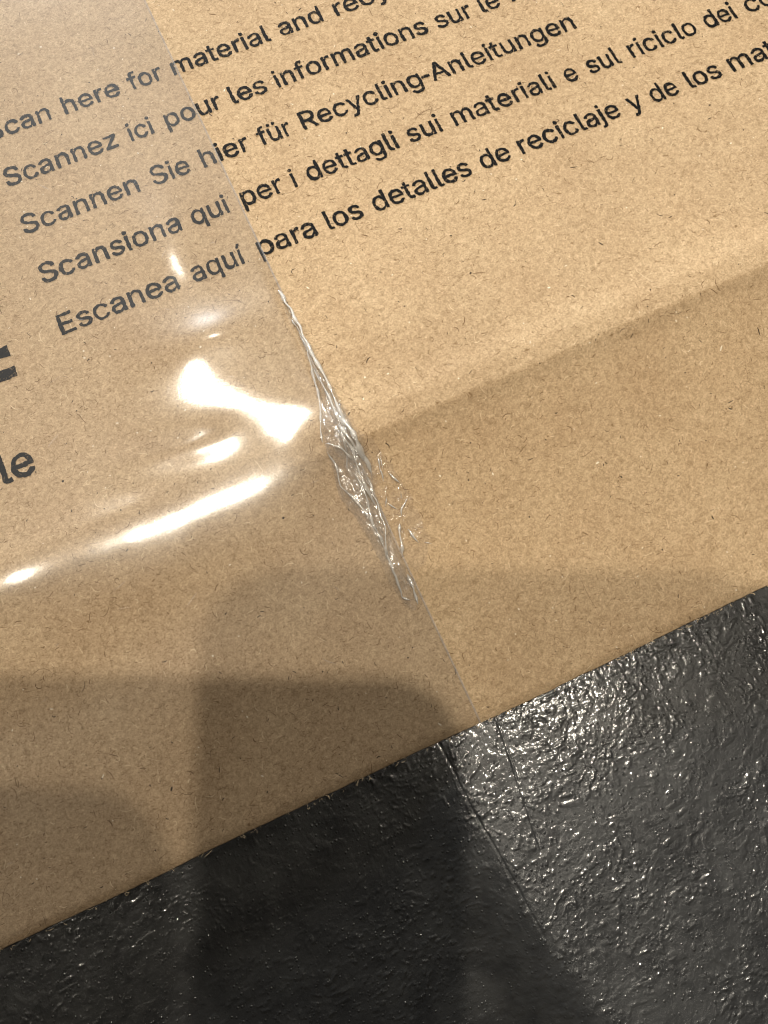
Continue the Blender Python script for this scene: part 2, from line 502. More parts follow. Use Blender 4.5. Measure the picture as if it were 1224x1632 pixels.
def board_part(name, ys, xs, yr_f, dens):
    gx, gy = np.meshgrid(xs, ys, indexing='ij')
    z = board_z(gx, gy)
    # the cut edge is not ruler-straight
    gy = gy + (0.05 * (fbm(gx * 0.5, gx * 0 + 2, 95, 3) - .5) + 0.016 * (fbm(gx * 5, gx * 0 + 4, 96, 3) - .5)) * sstep(YE + 0.6, YE, gy)
    n1, n2 = len(xs), len(ys)
    top = np.stack([(gx - 3) * U, (gy + YOFF) * U, ZTOP + z * U], -1).reshape(-1, 3)
    botm = top.copy(); botm[:, 2] -= THK * U
    f = [tuple(q) for q in grid_faces(n1, n2)]
    nt_ = len(top)
    fb = [tuple(q[::-1]) for q in grid_faces(n1, n2, nt_)]
    jseam = n2 - 1 if ys[-1] == YS else 0
    jend = 0 if jseam else n2 - 1
    V = [top, botm]; F = f + fb; off = 2 * nt_
    mi = [0] * len(f) + [1] * len(fb)
    sides = [[i * n2 + jend for i in range(n1)], [j for j in range(n2)], [(n1 - 1) * n2 + j for j in range(n2)]]
    for q, sd in enumerate(sides):
        if (q == 0 and jend != 0) or q == 1:
            sd = sd[::-1]
        n = len(sd)
        mid = (top[sd] * .5 + botm[sd] * .5)
        if q == 0:      # the cut front lip, very slightly crushed
            mid[:, 1] += (-0.012 if jend == 0 else 0.012) * U
        V += [top[sd], mid, botm[sd]]
        for r in range(2):
            F += [(off + r * n + a, off + (r + 1) * n + a, off + (r + 1) * n + a + 1, off + r * n + a + 1) for a in range(n - 1)]
            mi += [1] * (n - 1)
        off += 3 * n
    sm = [True] * len(f) + [False] * (len(F) - len(f))
    xr = (-6.5, 15.5)
    area = (xr[1] - xr[0]) * (yr_f[1] - yr_f[0])
    for k, (d, lm, wd, cu, mid) in enumerate(((11, 0.085, 0.0070, 1.0, 2), (1.6, 0.06, 0.010, .6, 3), (0.35, 0.26, 0.0055, 2.2, 2), (10, 0.080, 0.0065, 1.0, 4), (1.3, 0.026, 0.017, .3, 5), (0.9, 0.020, 0.018, .3, 3))):
        v, q = fibres(int(area * d * dens), xr, yr_f, lm, wd, cu, 0.0022 + 0.0004 * k, 100 + k + int(yr_f[0] * 7))
        V.append(v); F += [tuple(i) for i in (q + off)]; off += len(v)
        mi += [mid] * len(q); sm += [True] * len(q)
    if jend == 0:     # torn fibres standing out of the cut edge
        v, q = fibres(420, (-6.5, 13), (YE - 0.075, YE + 0.05), 0.07, 0.006, 1.2, 0.0, 197)
        V.append(v); F += [tuple(i) for i in (q + off)]; off += len(v); mi += [4] * len(q); sm += [True] * len(q)
    o = mesh_obj(name, np.vstack(V), F, [M_KRAFT, M_KRAFT_SIDE, M_FIB_DARK, M_FIB_BLACK, M_FIB_LIGHT, M_FIB_WHITE], None, np.array(sm), mi)
    reparent(o, mailer)
    return o
xs = np.unique(np.concatenate([np.linspace(-16, 24, 81), np.linspace(-6, 10, 400)]))
YS = -6.6
board_part("top_panel", np.concatenate([np.linspace(16, -5.8, 60), np.linspace(-5.9, YS, 16)])[::-1], xs, (YS, 4.5), 1.0)
board_part("front_flap", np.concatenate([np.linspace(YS, YC + .3, 14), np.linspace(YC + .27, YC - .6, 30), np.linspace(YC - .7, YE, 48)])[::-1], xs, (YE, YS), 1.0)

# box body under the top panel
def box_mesh(name, x0, x1, y0, y1, z0, z1, m, bev=0.12):
    bm = bmesh.new()
    bmesh.ops.create_cube(bm, size=1)
    for v in bm.verts:
        v.co = Vector(W(x0 + (v.co.x + .5) * (x1 - x0), y0 + (v.co.y + .5) * (y1 - y0), z0 + (v.co.z + .5) * (z1 - z0)))
    bmesh.ops.bevel(bm, geom=bm.edges[:], offset=bev * U, segments=3, affect='EDGES')
    me = bpy.data.meshes.new(name); bm.to_mesh(me); bm.free()
    me.materials.append(m)
    o = bpy.data.objects.new(name, me); sc.collection.objects.link(o)
    return o
reparent(box_mesh("body", -15.9, 23.9, -7.3, 15.9, ZF + 0.045, -THK - 0.05, M_KRAFT), mailer)

# ------------------------------------------------------------------ printing
EM = 0.722
# outlines of a plain grotesque alphabet: advance; contour | contour (1/1000 of the type size)
GLYPHS = {
    '-': '453;114,244 114,188 337,188 337,244',
    'A': '480;16,0 85,0 135,142 344,142 395,0 463,0 276,509 201,509|191,302 204,345 213,371 222,402 239,456 244,438 272,346 280,323 287,302 324,199 154,199',
    'E': '419;125,57 125,229 355,229 355,286 125,286 125,452 372,452 372,509 60,509 60,0 375,0 375,57',
    'R': '449;60,0 125,0 125,198 247,198 353,0 428,0 313,210 333,217 356,232 376,250 390,271 401,296 407,323 409,352 407,381 401,408 390,433 376,455 356,473 333,489 305,500 273,506 236,509 60,509|233,452 258,451 279,446 298,440 313,430 325,419 334,405 340,389 344,371 345,352 344,333 340,316 334,300 325,287 313,276 298,267 280,260 258,256 234,255 125,255 125,452',
    'S': '447;64,60 81,40 102,23 128,9 156,-1 188,-7 224,-9 261,-7 294,0 323,11 349,25 370,43 386,64 399,87 406,112 408,139 407,161 402,180 395,198 384,213 372,226 359,238 344,248 312,264 295,270 279,275 212,293 198,297 184,302 169,308 155,315 142,324 131,334 122,345 117,359 115,376 117,391 121,405 129,418 139,430 152,440 167,448 185,454 204,457 225,459 254,456 280,449 302,437 320,421 332,402 337,378 401,378 398,403 390,427 377,449 360,468 340,484 316,498 289,508 259,514 227,516 195,514 165,508 138,498 113,484 92,468 75,448 62,425 54,400 52,372 56,341 67,313 86,289 112,269 145,253 184,239 263,217 280,211 296,205 310,197 322,189 332,179 340,168 344,154 346,139 344,122 338,106 329,92 317,79 303,69 286,60 267,54 246,50 224,49 204,50 185,53 166,59 150,66 136,76 123,88 114,102 108,118 104,137 38,137 42,109 51,83',
    'a': '389;60,29 76,15 94,5 115,-3 137,-7 160,-9 181,-7 199,-4 215,1 229,8 242,16 252,25 260,34 267,43 272,52 277,52 277,0 337,0 337,251 335,278 330,301 322,320 312,336 300,350 286,360 271,369 255,375 239,379 223,382 208,384 194,384 173,383 153,380 133,375 114,368 95,358 79,346 64,331 51,313 41,291 100,274 104,283 110,292 118,301 127,309 137,316 149,322 163,327 178,330 196,331 212,330 227,327 240,322 251,315 260,307 267,297 272,285 275,272 276,255 274,246 271,240 265,235 257,231 247,229 234,227 200,223 178,220 125,211 108,206 92,200 78,193 64,184 53,174 43,161 36,146 32,128 30,108 32,84 38,63 48,45|109,64 102,72 96,82 93,93 92,105 93,118 97,130 103,139 112,147 122,153 134,159 147,163 161,166 200,171 210,173 221,174 251,180 267,184 272,187 276,190 276,138 274,122 270,108 263,93 254,80 242,68 228,59 211,51 192,47 170,45 156,46 142,48 130,52 119,57',
    'c': '396;56,85 72,58 93,35 117,16 144,3 174,-5 207,-8 226,-7 244,-5 261,-1 277,5 292,12 306,21 319,32 331,43 341,56 350,70 357,86 363,102 304,117 301,107 297,98 292,89 285,80 279,73 271,66 262,60 253,55 232,49 220,47 207,46 184,49 163,55 145,66 130,80 118,97 108,117 102,139 98,163 96,187 98,212 102,236 108,258 118,278 130,296 145,310 163,321 184,328 207,330 231,328 242,325 252,321 270,311 278,304 284,297 290,289 295,281 300,272 303,262 362,277 356,293 349,308 340,322 330,335 318,346 305,356 291,364 276,371 260,377 243,381 226,384 207,384 174,382 144,374 117,360 93,341 72,318 56,291 44,260 37,225 34,187 37,150 44,116',
    'd': '424;43,116 55,84 70,57 89,34 111,16 137,3 165,-6 195,-8 217,-7 236,-3 252,4 266,12 277,21 287,31 295,41 307,59 313,59 313,0 372,0 372,509 311,509 311,319 306,319 295,336 287,346 278,355 267,364 253,373 237,379 218,383 196,384 165,382 137,374 112,361 89,342 70,320 55,293 43,261 36,227 34,189 36,151|109,117 102,139 98,163 96,189 98,215 102,239 108,261 118,281 130,298 145,311 162,322 182,328 205,330 227,328 246,322 263,312 278,299 290,282 300,263 306,241 310,216 312,189 310,162 306,138 299,115 290,95 278,78 263,65 246,55 226,49 205,47 182,49 162,55 145,66 130,80 118,97',
    'e': '404;37,150 44,116 56,85 72,58 92,35 117,16 145,3 177,-5 212,-8 237,-7 261,-3 283,4 302,14 320,26 335,39 348,55 358,72 365,91 306,105 300,93 294,82 285,73 276,65 265,58 254,53 241,49 227,47 212,46 190,48 169,53 151,61 135,73 121,88 110,106 102,127 98,151 96,169 371,169 371,194 370,227 365,256 357,282 347,305 334,324 319,341 303,355 285,366 266,374 246,380 226,383 205,384 172,382 142,373 115,359 91,340 71,317 55,290 44,258 36,224 34,187|97,231 102,251 109,270 119,286 131,301 146,313 164,323 183,328 205,330 227,328 246,323 263,314 277,301 288,286 298,269 304,248 309,221 97,221',
    'f': '254;154,460 164,468 178,472 195,474 202,474 224,470 227,468 243,521 238,523 231,525 212,529 201,530 187,530 169,529 152,525 135,519 120,510 107,499 96,486 87,470 82,452 81,432 81,379 6,379 6,327 81,327 81,0 142,0 142,327 228,327 228,379 142,379 142,419 143,435 147,449',
    'g': '425;59,-84 70,-97 82,-110 97,-122 114,-132 134,-140 156,-146 180,-149 207,-151 237,-149 265,-144 291,-136 314,-124 334,-109 350,-90 363,-67 370,-40 372,-9 372,379 313,379 313,319 308,319 302,327 296,336 288,346 279,356 267,365 253,373 237,379 218,383 196,384 166,382 138,374 112,361 90,342 71,320 55,293 43,263 36,229 34,191 36,154 43,120 55,90 71,65 90,43 113,27 138,14 165,7 195,5 217,6 236,10 252,16 266,23 277,32 287,41 294,51 301,60 306,68 311,68 311,-6 308,-34 298,-58 282,-75 261,-87 236,-95 207,-97 187,-96 169,-93 154,-88 142,-82 131,-74 122,-66 107,-49 101,-41 51,-69|109,123 102,144 98,167 96,193 98,218 102,241 109,262 118,282 130,298 145,312 163,322 182,328 205,330 227,328 247,322 264,312 279,299 291,283 300,264 307,242 311,219 312,193 311,166 307,142 300,121 290,103 278,87 264,75 246,66 227,61 205,59 183,61 163,66 145,76 131,88 118,104',
    'h': '410;53,509 53,0 114,0 114,227 115,248 119,266 126,283 136,297 147,308 161,317 176,324 192,328 210,329 235,326 256,318 273,304 286,286 293,263 296,235 296,0 357,0 357,240 355,271 350,298 341,321 328,340 313,356 295,369 275,377 252,383 227,384 200,382 175,374 152,362 132,344 116,319 114,314 114,509',
    'i': '167;41,483 43,472 47,463 54,455 63,448 73,444 84,443 95,444 105,448 114,455 121,463 125,472 126,483 125,494 121,504 114,512 105,518 95,522 84,524 73,522 63,518 54,512 47,504 43,494|53,379 53,0 114,0 114,379',
    'j': '167;18,-85 2,-87 -10,-87 -10,-143 4,-143 27,-141 47,-137 65,-129 80,-119 92,-106 102,-90 108,-72 112,-52 114,-30 114,379 53,379 53,-29 51,-46 47,-61 40,-72 31,-80|62,518 53,512 47,504 42,494 41,483 42,472 47,463 53,455 62,448 72,444 83,443 95,444 105,448 114,455 120,463 125,472 126,483 125,494 120,504 114,512 105,518 95,522 83,524 72,522',
    'l': '189;135,53 126,57 120,62 117,71 114,83 114,509 53,509 53,84 55,59 62,37 74,20 91,8 112,0 139,-2 154,-2 175,1 181,3 170,54 167,54 164,53 160,53 157,52 146,52',
    'm': '610;114,0 114,238 115,257 119,274 126,289 135,302 145,312 158,320 171,326 185,329 199,330 220,328 238,322 253,311 265,297 272,280 274,260 274,0 335,0 335,247 336,263 340,277 345,290 353,302 363,312 374,320 387,326 402,329 419,330 438,329 456,323 473,313 485,298 493,279 496,254 496,0 557,0 557,255 555,283 550,307 541,328 529,346 514,361 497,372 478,380 458,385 437,386 417,385 398,381 381,375 364,366 350,356 337,343 326,329 318,312 317,309 314,320 303,342 287,361 268,375 245,383 219,386 203,385 187,382 172,376 158,368 144,358 132,346 122,331 112,310 112,379 53,379 53,0',
    'n': '410;114,0 114,227 115,248 119,266 126,283 136,297 147,308 161,317 176,324 192,328 210,329 235,326 256,318 273,304 286,286 293,263 296,235 296,0 357,0 357,240 355,271 350,298 341,321 328,340 313,356 295,369 275,377 252,383 227,384 200,382 175,374 152,362 132,344 116,319 112,310 112,379 53,379 53,0',
    'o': '415;44,116 56,85 72,58 93,35 117,16 144,3 174,-5 207,-8 241,-5 271,3 299,16 323,35 343,58 359,85 371,116 379,150 381,187 379,225 371,260 359,291 343,318 323,341 299,360 271,374 241,382 207,384 174,382 144,374 117,360 93,341 72,318 56,291 44,260 37,225 34,187 37,150|108,117 102,139 98,163 96,187 98,212 102,236 108,258 118,278 130,296 145,310 163,321 184,328 207,330 231,328 252,321 270,310 285,296 298,278 307,258 314,236 318,212 319,187 318,163 314,139 307,117 298,97 285,80 270,66 252,55 231,49 207,46 184,49 163,55 145,66 130,80 118,97',
    'p': '424;112,319 112,379 53,379 53,-143 114,-143 114,59 118,59 130,41 138,31 147,21 159,12 173,4 189,-3 208,-7 229,-8 260,-6 288,3 313,16 336,34 355,57 370,84 381,116 388,151 390,189 388,227 381,261 370,293 354,320 335,342 313,361 287,374 259,382 229,384 207,383 188,379 171,373 158,364 147,355 137,346 130,336 123,327 118,319|114,162 113,189 114,216 118,241 125,263 134,282 147,299 161,312 178,322 198,328 220,330 243,328 262,322 280,311 295,298 307,281 316,261 323,239 327,215 328,189 327,163 323,139 316,117 306,97 294,80 279,66 262,55 242,49 220,47 198,49 179,55 162,65 147,78 135,95 125,115 118,138',
    'q': '424;43,116 55,84 70,57 89,34 111,16 137,3 165,-6 195,-8 217,-7 236,-3 252,4 266,12 277,21 287,31 295,41 301,50 306,59 311,59 311,-143 372,-143 372,379 313,379 313,319 307,319 301,327 295,336 287,346 278,355 267,364 253,373 237,379 218,383 196,384 165,382 137,374 112,361 89,342 70,320 55,293 43,261 36,227 34,189 36,151|109,117 102,139 98,163 96,189 98,215 102,239 108,261 118,281 130,298 145,311 162,322 182,328 205,330 227,328 246,322 263,312 278,299 290,282 300,263 306,241 310,216 312,189 310,162 306,138 299,115 290,95 278,78 263,65 246,55 226,49 205,47 182,49 162,55 145,66 130,80 118,97',
    'r': '259;112,321 112,379 53,379 53,0 114,0 114,237 115,254 119,269 126,284 135,296 146,306 159,315 174,321 190,324 207,326 215,326 230,324 236,324 241,323 243,322 243,384 229,384 223,385 213,385 191,383 171,377 152,367 137,354 124,339 115,321',
    's': '365;62,38 76,24 93,12 112,3 133,-3 157,-7 182,-8 210,-7 236,-2 260,6 281,18 298,31 312,47 323,65 329,85 331,107 328,131 320,153 306,171 287,187 261,200 229,209 172,223 152,229 136,235 124,243 115,253 110,264 109,277 111,292 119,305 131,317 147,326 166,331 187,333 210,331 228,325 243,316 254,304 262,291 268,277 324,290 318,308 309,324 299,339 286,352 271,363 254,372 234,379 212,383 187,384 161,383 137,378 115,370 95,360 79,347 65,332 55,314 49,295 47,274 50,249 58,227 72,208 92,192 118,180 149,170 212,155 229,150 243,144 254,136 262,126 266,115 268,103 265,88 258,74 244,62 227,53 206,47 181,45 160,47 141,52 124,60 111,72 101,87 94,107 36,94 41,73 50,54',
    't': '227;156,51 144,55 136,61 130,70 127,83 126,98 126,327 204,327 204,379 126,379 126,471 65,471 65,379 6,379 6,327 65,327 65,93 68,64 77,41 92,21 113,7 138,-1 168,-4 176,-4 184,-3 192,-3 200,-2 213,2 202,54 180,50 170,50',
    'u': '410;53,379 53,139 54,109 60,82 69,59 82,39 97,23 115,11 135,2 158,-3 182,-5 209,-3 234,5 257,17 277,35 294,60 298,70 298,0 357,0 357,379 296,379 296,153 295,132 290,113 283,97 274,83 263,71 249,62 234,55 218,51 200,50 175,53 154,61 137,75 124,94 116,117 114,144 114,379',
    'y': '389;52,-140 57,-142 82,-145 91,-145 109,-144 125,-141 139,-136 153,-128 165,-119 177,-107 187,-93 196,-77 204,-58 371,379 305,379 224,155 216,132 202,87 196,64 195,58 193,64 187,87 173,132 165,155 84,379 17,379 163,-1 151,-36 145,-51 138,-64 130,-74 122,-81 113,-86 104,-89 94,-90 83,-89 71,-87 61,-86 47,-139',
    'z': '380;42,46 42,0 339,0 339,56 126,56 126,60 333,331 333,379 48,379 48,323 254,323 254,320',
    'é': '404;37,150 44,116 56,85 72,58 92,35 117,16 145,3 177,-5 212,-8 237,-7 261,-3 283,4 302,14 320,26 335,39 348,55 358,72 365,91 306,105 300,93 294,82 285,73 276,65 265,58 254,53 241,49 227,47 212,46 190,48 169,53 151,61 135,73 121,88 110,106 102,127 98,151 96,169 371,169 371,194 370,227 365,256 357,282 347,305 334,324 319,341 303,355 285,366 266,374 246,380 226,383 205,384 172,382 142,373 115,359 91,340 71,317 55,290 44,258 36,224 34,187|97,231 102,251 109,270 119,286 131,301 146,313 164,323 183,328 205,330 227,328 246,323 263,314 277,301 288,286 298,269 304,248 309,221 97,221|225,529 177,429 227,429 293,529',
    'í': '167;53,379 53,0 114,0 114,379|104,529 57,429 107,429 173,529',
    'ü': '410;54,109 60,82 69,59 82,39 97,23 115,11 135,2 158,-3 182,-5 209,-3 234,5 257,17 277,35 294,60 298,70 298,0 357,0 357,379 296,379 296,153 295,132 290,113 283,97 274,83 263,71 249,62 234,55 218,51 200,50 175,53 154,61 137,75 124,94 116,117 114,144 114,379 53,379 53,139|93,483 94,472 98,463 104,455 113,448 123,444 133,443 144,444 153,448 162,455 168,463 172,472 173,483 172,494 168,503 162,512 153,518 144,522 133,523 123,522 113,518 104,512 98,503 94,494|238,472 242,463 248,455 257,448 266,444 277,443 287,444 297,448 305,455 312,463 316,472 317,483 316,494 312,503 305,512 297,518 287,522 277,523 266,522 257,518 248,512 242,503 238,494 236,483',
}
def word_loops(text, size):
    """a word as a list of glyphs, each a list of outline loops, in u"""
    out = []; x = 0.0
    for ch in text:
        w, ls = GLYPHS[ch].split(';')
        out.append([np.array([[float(a) for a in p.split(',')] for p in l.split()]) / 1000 * size + np.array([x, 0]) for l in ls.split('|')])
        x += float(w) / 1000 * size
    return out
def resample(l, step):
    p = np.vstack([l, l[:1]])
    d = np.r_[0, np.cumsum(np.hypot(*np.diff(p, axis=0).T))]
    n = max(6, int(d[-1] / step))
    t = np.linspace(0, d[-1], n, endpoint=False)
    # keep original corners by adding their parameter values
    t = np.unique(np.r_[t, d[:-1]])
    t = t[np.r_[True, np.diff(t) > step * 0.2]]
    return np.stack([np.interp(t, d, p[:, 0]), np.interp(t, d, p[:, 1])], 1)
def embolden(l, w):
    a = np.roll(l, 1, 0); b = np.roll(l, -1, 0)
    t = b - a
    t /= np.maximum(np.hypot(t[:, 0], t[:, 1]), 1e-9)[:, None]
    nrm = np.stack([t[:, 1], -t[:, 0]], 1)      # outward for CCW-filled outlines
    return l + nrm * w
def print_words(name, words, seed, spread=0.007, rough=0.008, dots=True, step=0.02):
    """words: list of loops already in board coordinates"""
    V = []; F = []; off = 0
    rg = np.random.default_rng(seed)
    for loops in words:
        vs = []; es = []; o2 = 0
        for l in loops:
            r = resample(l, step)
            r = embolden(r, spread)
            j = (fbm(r[:, 0] * 26, r[:, 1] * 26, seed, 2) - .5) * 2 * rough + (vnoise(r[:, 0] * 8, r[:, 1] * 8, seed + 9) - .5) * rough
            r = embolden(r, 1.0 * j[:, None] if False else 0) + 0
            a = np.roll(r, 1, 0); b = np.roll(r, -1, 0); t = b - a
            t /= np.maximum(np.hypot(t[:, 0], t[:, 1]), 1e-9)[:, None]
            r = r + np.stack([t[:, 1], -t[:, 0]], 1) * j[:, None] * 1.3
            n = len(r)
            vs += [Vector(p) for p in r]
            es += [(o2 + i, o2 + (i + 1) % n) for i in range(n)]
            o2 += n
        res = geometry.delaunay_2d_cdt(vs, es, [], 0, 1e-6)
        vv = np.array([p[:] for p in res[0]])
        tri = np.array([f for f in res[2] if len(f) == 3])
        if len(vv) == 0 or len(tri) == 0:
            continue
        # keep the triangles inside the outlines (even-odd rule)
        cx, cy = vv[tri].mean(1).T
        pa = np.array([vs[a] for a, b in es]); pb = np.array([vs[b] for a, b in es])
        up = (pa[:, 1][None] <= cy[:, None]) != (pb[:, 1][None] <= cy[:, None])
        dy = pb[:, 1] - pa[:, 1]; dy = np.where(np.abs(dy) < 1e-12, 1e-12, dy)
        xc = pa[:, 0][None] + (cy[:, None] - pa[:, 1][None]) / dy[None] * (pb[:, 0] - pa[:, 0])[None]
        ins = ((up & (xc > cx[:, None])).sum(1) % 2) == 1
        V.append(vv); F += [tuple(int(i) + off for i in f) for f in tri[ins]]; off += len(vv)
        if dots:
            allp = np.vstack(loops)
            nd_ = int(rg.poisson(2.0))
            for _ in range(nd_):
                c = allp[rg.integers(len(allp))] + np.array([rg.uniform(-.01, .075), rg.uniform(-.05, .045)])
                rr = rg.uniform(.005, .013)
                k = np.arange(5) * 2 * math.pi / 5
                q = c + np.stack([np.cos(k), np.sin(k)], 1) * rr * rg.uniform(.6, 1.3, (5, 1))
                V.append(q); F.append(tuple(range(off, off + 5))); off += 5
    P = np.vstack(V)
    z = board_z(P[:, 0], P[:, 1]) + 0.006
    v = np.stack([(P[:, 0] - 3) * U, (P[:, 1] + YOFF) * U, ZTOP + z * U], 1)
    # faces must look up
    G = []
    for f in F:
        a, b, c = P[f[0]], P[f[1]], P[f[2]]
        cr = (b[0] - a[0]) * (c[1] - a[1]) - (b[1] - a[1]) * (c[0] - a[0])
        G.append(f if cr > 0 else f[::-1])
    o = mesh_obj(name, v, G, [M_INK], None, False)
    reparent(o, mailer)
    return o
LINES = [
 [('Scan', None, 1.158), ('here', 1.389, 2.421), ('for', 2.597, 3.219), ('material', 3.403, 5.27), ('and', 5.457, 6.294), ('recycling', 6.535, None)],
 [('Scannez', 0.028, 2.039), ('ici', 2.245, 2.686), ('pour', 2.911, 3.953), ('les', 4.132, 4.799), ('informations', 4.97, 7.919), ('sur', 8.107, 8.817), ('le', 8.994, 9.368), ('matériel', 9.582, None)],
 [('Scannen', 0.014, 2.063), ('Sie', 2.305, 2.982), ('hier', 3.2, 4.074), ('für', 4.246, 4.858), ('Recycling', 5.051, 7.344), ('-', 7.364, 7.512), ('Anleitungen', 7.527, 10.383)],
 [('Scansiona', 0.003, 2.451), ('qui', 2.639, 3.297), ('per', 3.534, 4.284), ('i', 4.464, 4.522), ('dettagli', 4.732, 6.42), ('sui', 6.621, 7.25), ('materiali', 7.478, 9.464), ('e', 9.68, 9.911), ('sul', 10.135, 10.768), ('riciclo', 10.983, 12.329), ('dei', 12.523, 13.148), ('componenti', 13.365, None)],
 [('Escanea', -0.004, 2.029), ('aquí', 2.269, 3.197), ('para', 3.438, 4.467), ('los', 4.667, 5.31), ('detalles', 5.515, 7.334), ('de', 7.527, 8.078), ('reciclaje', 8.266, 10.216), ('y', 10.408, 10.678), ('de', 10.85, 11.384), ('los', 11.599, 12.248), ('materiales', 12.455, None)],
]
for k, ln in enumerate(LINES):
    ws = []
    for (txt, xa, xb) in ln:
        gl = word_loops(txt, EM)
        lo = min(l[:, 0].min() for g in gl for l in g); hi = max(l[:, 0].max() for g in gl for l in g)
        e = 0.010
        if xa is None:
            xa = xb - (hi - lo) * 1.02
        if xb is None:
            xb = xa + (hi - lo) * 1.09
        s = (xb - xa - 2 * e) / (hi - lo)
        if txt in ('i', '-', 'e'):
            s = min(max(s, .9), 1.1)
        cx = (xa + xb) / 2
        for g in gl:
            ws.append([np.stack([(l[:, 0] - (lo + hi) / 2) * s + cx, l[:, 1] - k], 1) for l in g])
    print_words("printed_line", ws, 300 + k)
# larger word and the heavy capital at the left
gl = word_loops("Recycle", 0.98)
hi = max(l[:, 0].max() for g in gl for l in g)
print_words("printed_word", [[np.stack([l[:, 0] - hi - 1.085, l[:, 1] - 6.03], 1) for l in g] for g in gl], 401, spread=0.012, rough=0.010, step=0.025)
E = np.array([(-1.62, -4.39), (-0.865, -4.39), (-0.865, -4.20), (-1.40, -4.20), (-1.40, -4.0), (-0.865, -4.0), (-0.865, -3.81), (-1.40, -3.81), (-1.40, -3.60), (-1.12, -3.60), (-1.12, -3.41), (-1.62, -3.41)])
print_words("printed_capital", [[E]], 402, spread=0.0, rough=0.010, step=0.03)

# ------------------------------------------------------------------ clear packing tape
tape = empty("packing_tape", W(0, -6, 0), "clear glossy packing tape stuck over the mailer's fold, bunched up along its right edge", "packing tape")
XT = 3.49
def tape_edge_x(y):
    # right edge: straight, drawn inwards where it has been rolled into the bunched fold
    d = 0.05 * sstep(-4.9, -6.6, y) * sstep(-8.2, -6.9, y)
    return XT - d + 0.03 * np.maximum(0, -8.6 - y)
def gauss(x, y, cx, cy, sx, sy, rot=0.0):
    c, s = math.cos(rot), math.sin(rot)
    u = (x - cx) * c + (y - cy) * s; v = -(x - cx) * s + (y - cy) * c
    return np.exp(-0.5 * ((u / sx) ** 2 + (v / sy) ** 2))
BLISTER = [(0.314, 2.631, -5.655, 1.623, 0.795, -0.573), (0.092, 1.185, -6.691, 0.632, 0.22, -0.126), (0.127, 3.461, -6.909, 0.692, 0.368, -0.225), (0.163, -1.736, -7.77, 1.344, 1.199, 0.956), (0.066, 0.318, -8.309, 1.341, 0.369, 0.01), (-0.055, 1.987, -7.009, 0.708, 0.584, -0.017), (0.073, 2.125, -5.194, 0.712, 0.284, 0.085), (0.118, 2.132, -3.268, 0.771, 0.482, 1.51), (-0.032, 1.637, -4.231, 0.299, 0.443, -0.765), (0.014, 2.354, -6.393, 0.308, 0.292, -0.178), (0.007, 0.996, -7.514, 1.317, 0.278, 0.785)]
def tape_bumps(x, y):
    """air blisters and the film bridging the fold (u)"""
    b = 0.0 * x
    for A, cx, cy, sx, sy, r in BLISTER:
        b = b + A * gauss(x, y, cx, cy, sx, sy, r)
    b = b * sstep(-9.6, -8.2, y) * sstep(3.54, 3.3, x + 0.0 * y)
    b = b + 0.006 * (fbm(x * 0.8, y * 0.8 + 5, 131, 2) - .5)
    b = b + 0.0010 * (fbm(x * 5, y * 5, 141, 2) - .5)
    return b
def tape_z(x, y):
    return board_z(x, y, 0.60, 0.40, 0.45, 0.012) + 0.016 + 0.055 * np.exp(-((y - YC) / 0.5) ** 2) + tape_bumps(x, y)
ny_t, nx_t = 420, 260
ty = np.concatenate([np.linspace(7, -3, 60)[:-1], np.linspace(-3, -9, 240)[:-1], np.linspace(-9, YE - 0.012, 120)])
V = np.zeros((nx_t, len(ty), 3))
for i in range(nx_t):
    t = i / (nx_t - 1)
    xe = tape_edge_x(ty)
    x = -5.6 + (xe + 5.6) * (1 - (1 - t) ** 1.15)
    z = tape_z(x, np.maximum(ty, YE))
    V[i] = np.stack([(x - 3) * U, (ty + YOFF) * U, ZTOP + z * U], 1)
# wrap down over the front lip of the board
lip = np.array([(0.010, -0.004), (0.018, -0.03), (0.02, -0.09), (0.02, -0.15)])
for dy, dz in lip:
    row = V[:, len(ty) - 1].copy(); row[:, 1] -= dy * U; row[:, 2] += dz * U
    V = np.concatenate([V, row[:, None]], 1)
n2 = V.shape[1]
faces = grid_faces(nx_t, n2)[:, ::-1]
fc = [tuple(q) for q in faces]; mi = [0] * len(fc)
# the cut edge of the film: a hair-thin rim along the right side
edge = V[-1]
rim = edge.copy(); rim[:, 0] += 0.018 * U; rim[:, 2] -= 0.010 * U
rim2 = edge.copy(); rim2[:, 0] -= 0.012 * U; rim2[:, 2] += 0.004 * U
vv = np.vstack([V.reshape(-1, 3), rim2, rim])
o0 = nx_t * n2
for j in range(n2 - 1):
    fc.append((o0 + j, o0 + n2 + j, o0 + n2 + j + 1, o0 + j + 1)[::-1]); mi.append(1)
o = mesh_obj("film", vv, fc, [M_TAPE, M_TAPE_EDGE], None, True, mi)
reparent(o, tape)

# hairline scratches and caught dust on the film
rgs = np.random.default_rng(77)
sv = []; sf = []; so = 0
for _ in range(46):
    cx, cy = rgs.uniform(-4.2, 3.3), rgs.uniform(-11.6, 1.5)
    a = rgs.normal(0.5, 0.7); ln = rgs.uniform(0.04, 0.30); wd = rgs.uniform(0.004, 0.009)
    tt_ = np.linspace(-.5, .5, 6)
    lx = cx + np.cos(a + tt_ * rgs.normal(0, .4)) * ln * tt_; ly = cy + np.sin(a) * ln * tt_
    wv_ = wd * (1 - (2 * tt_) ** 2 * 0.8)
    for sgn in (-1, 1):
        qx, qy = lx - math.sin(a) * wv_ * sgn / 2, ly + math.cos(a) * wv_ * sgn / 2
        sv.append(np.stack([(qx - 3) * U, (qy + YOFF) * U, ZTOP + (tape_z(qx, qy) + 0.004) * U], 1))
    sf += [(so + k, so + k + 1, so + 7 + k, so + 6 + k) for k in range(5)]
    so += 12
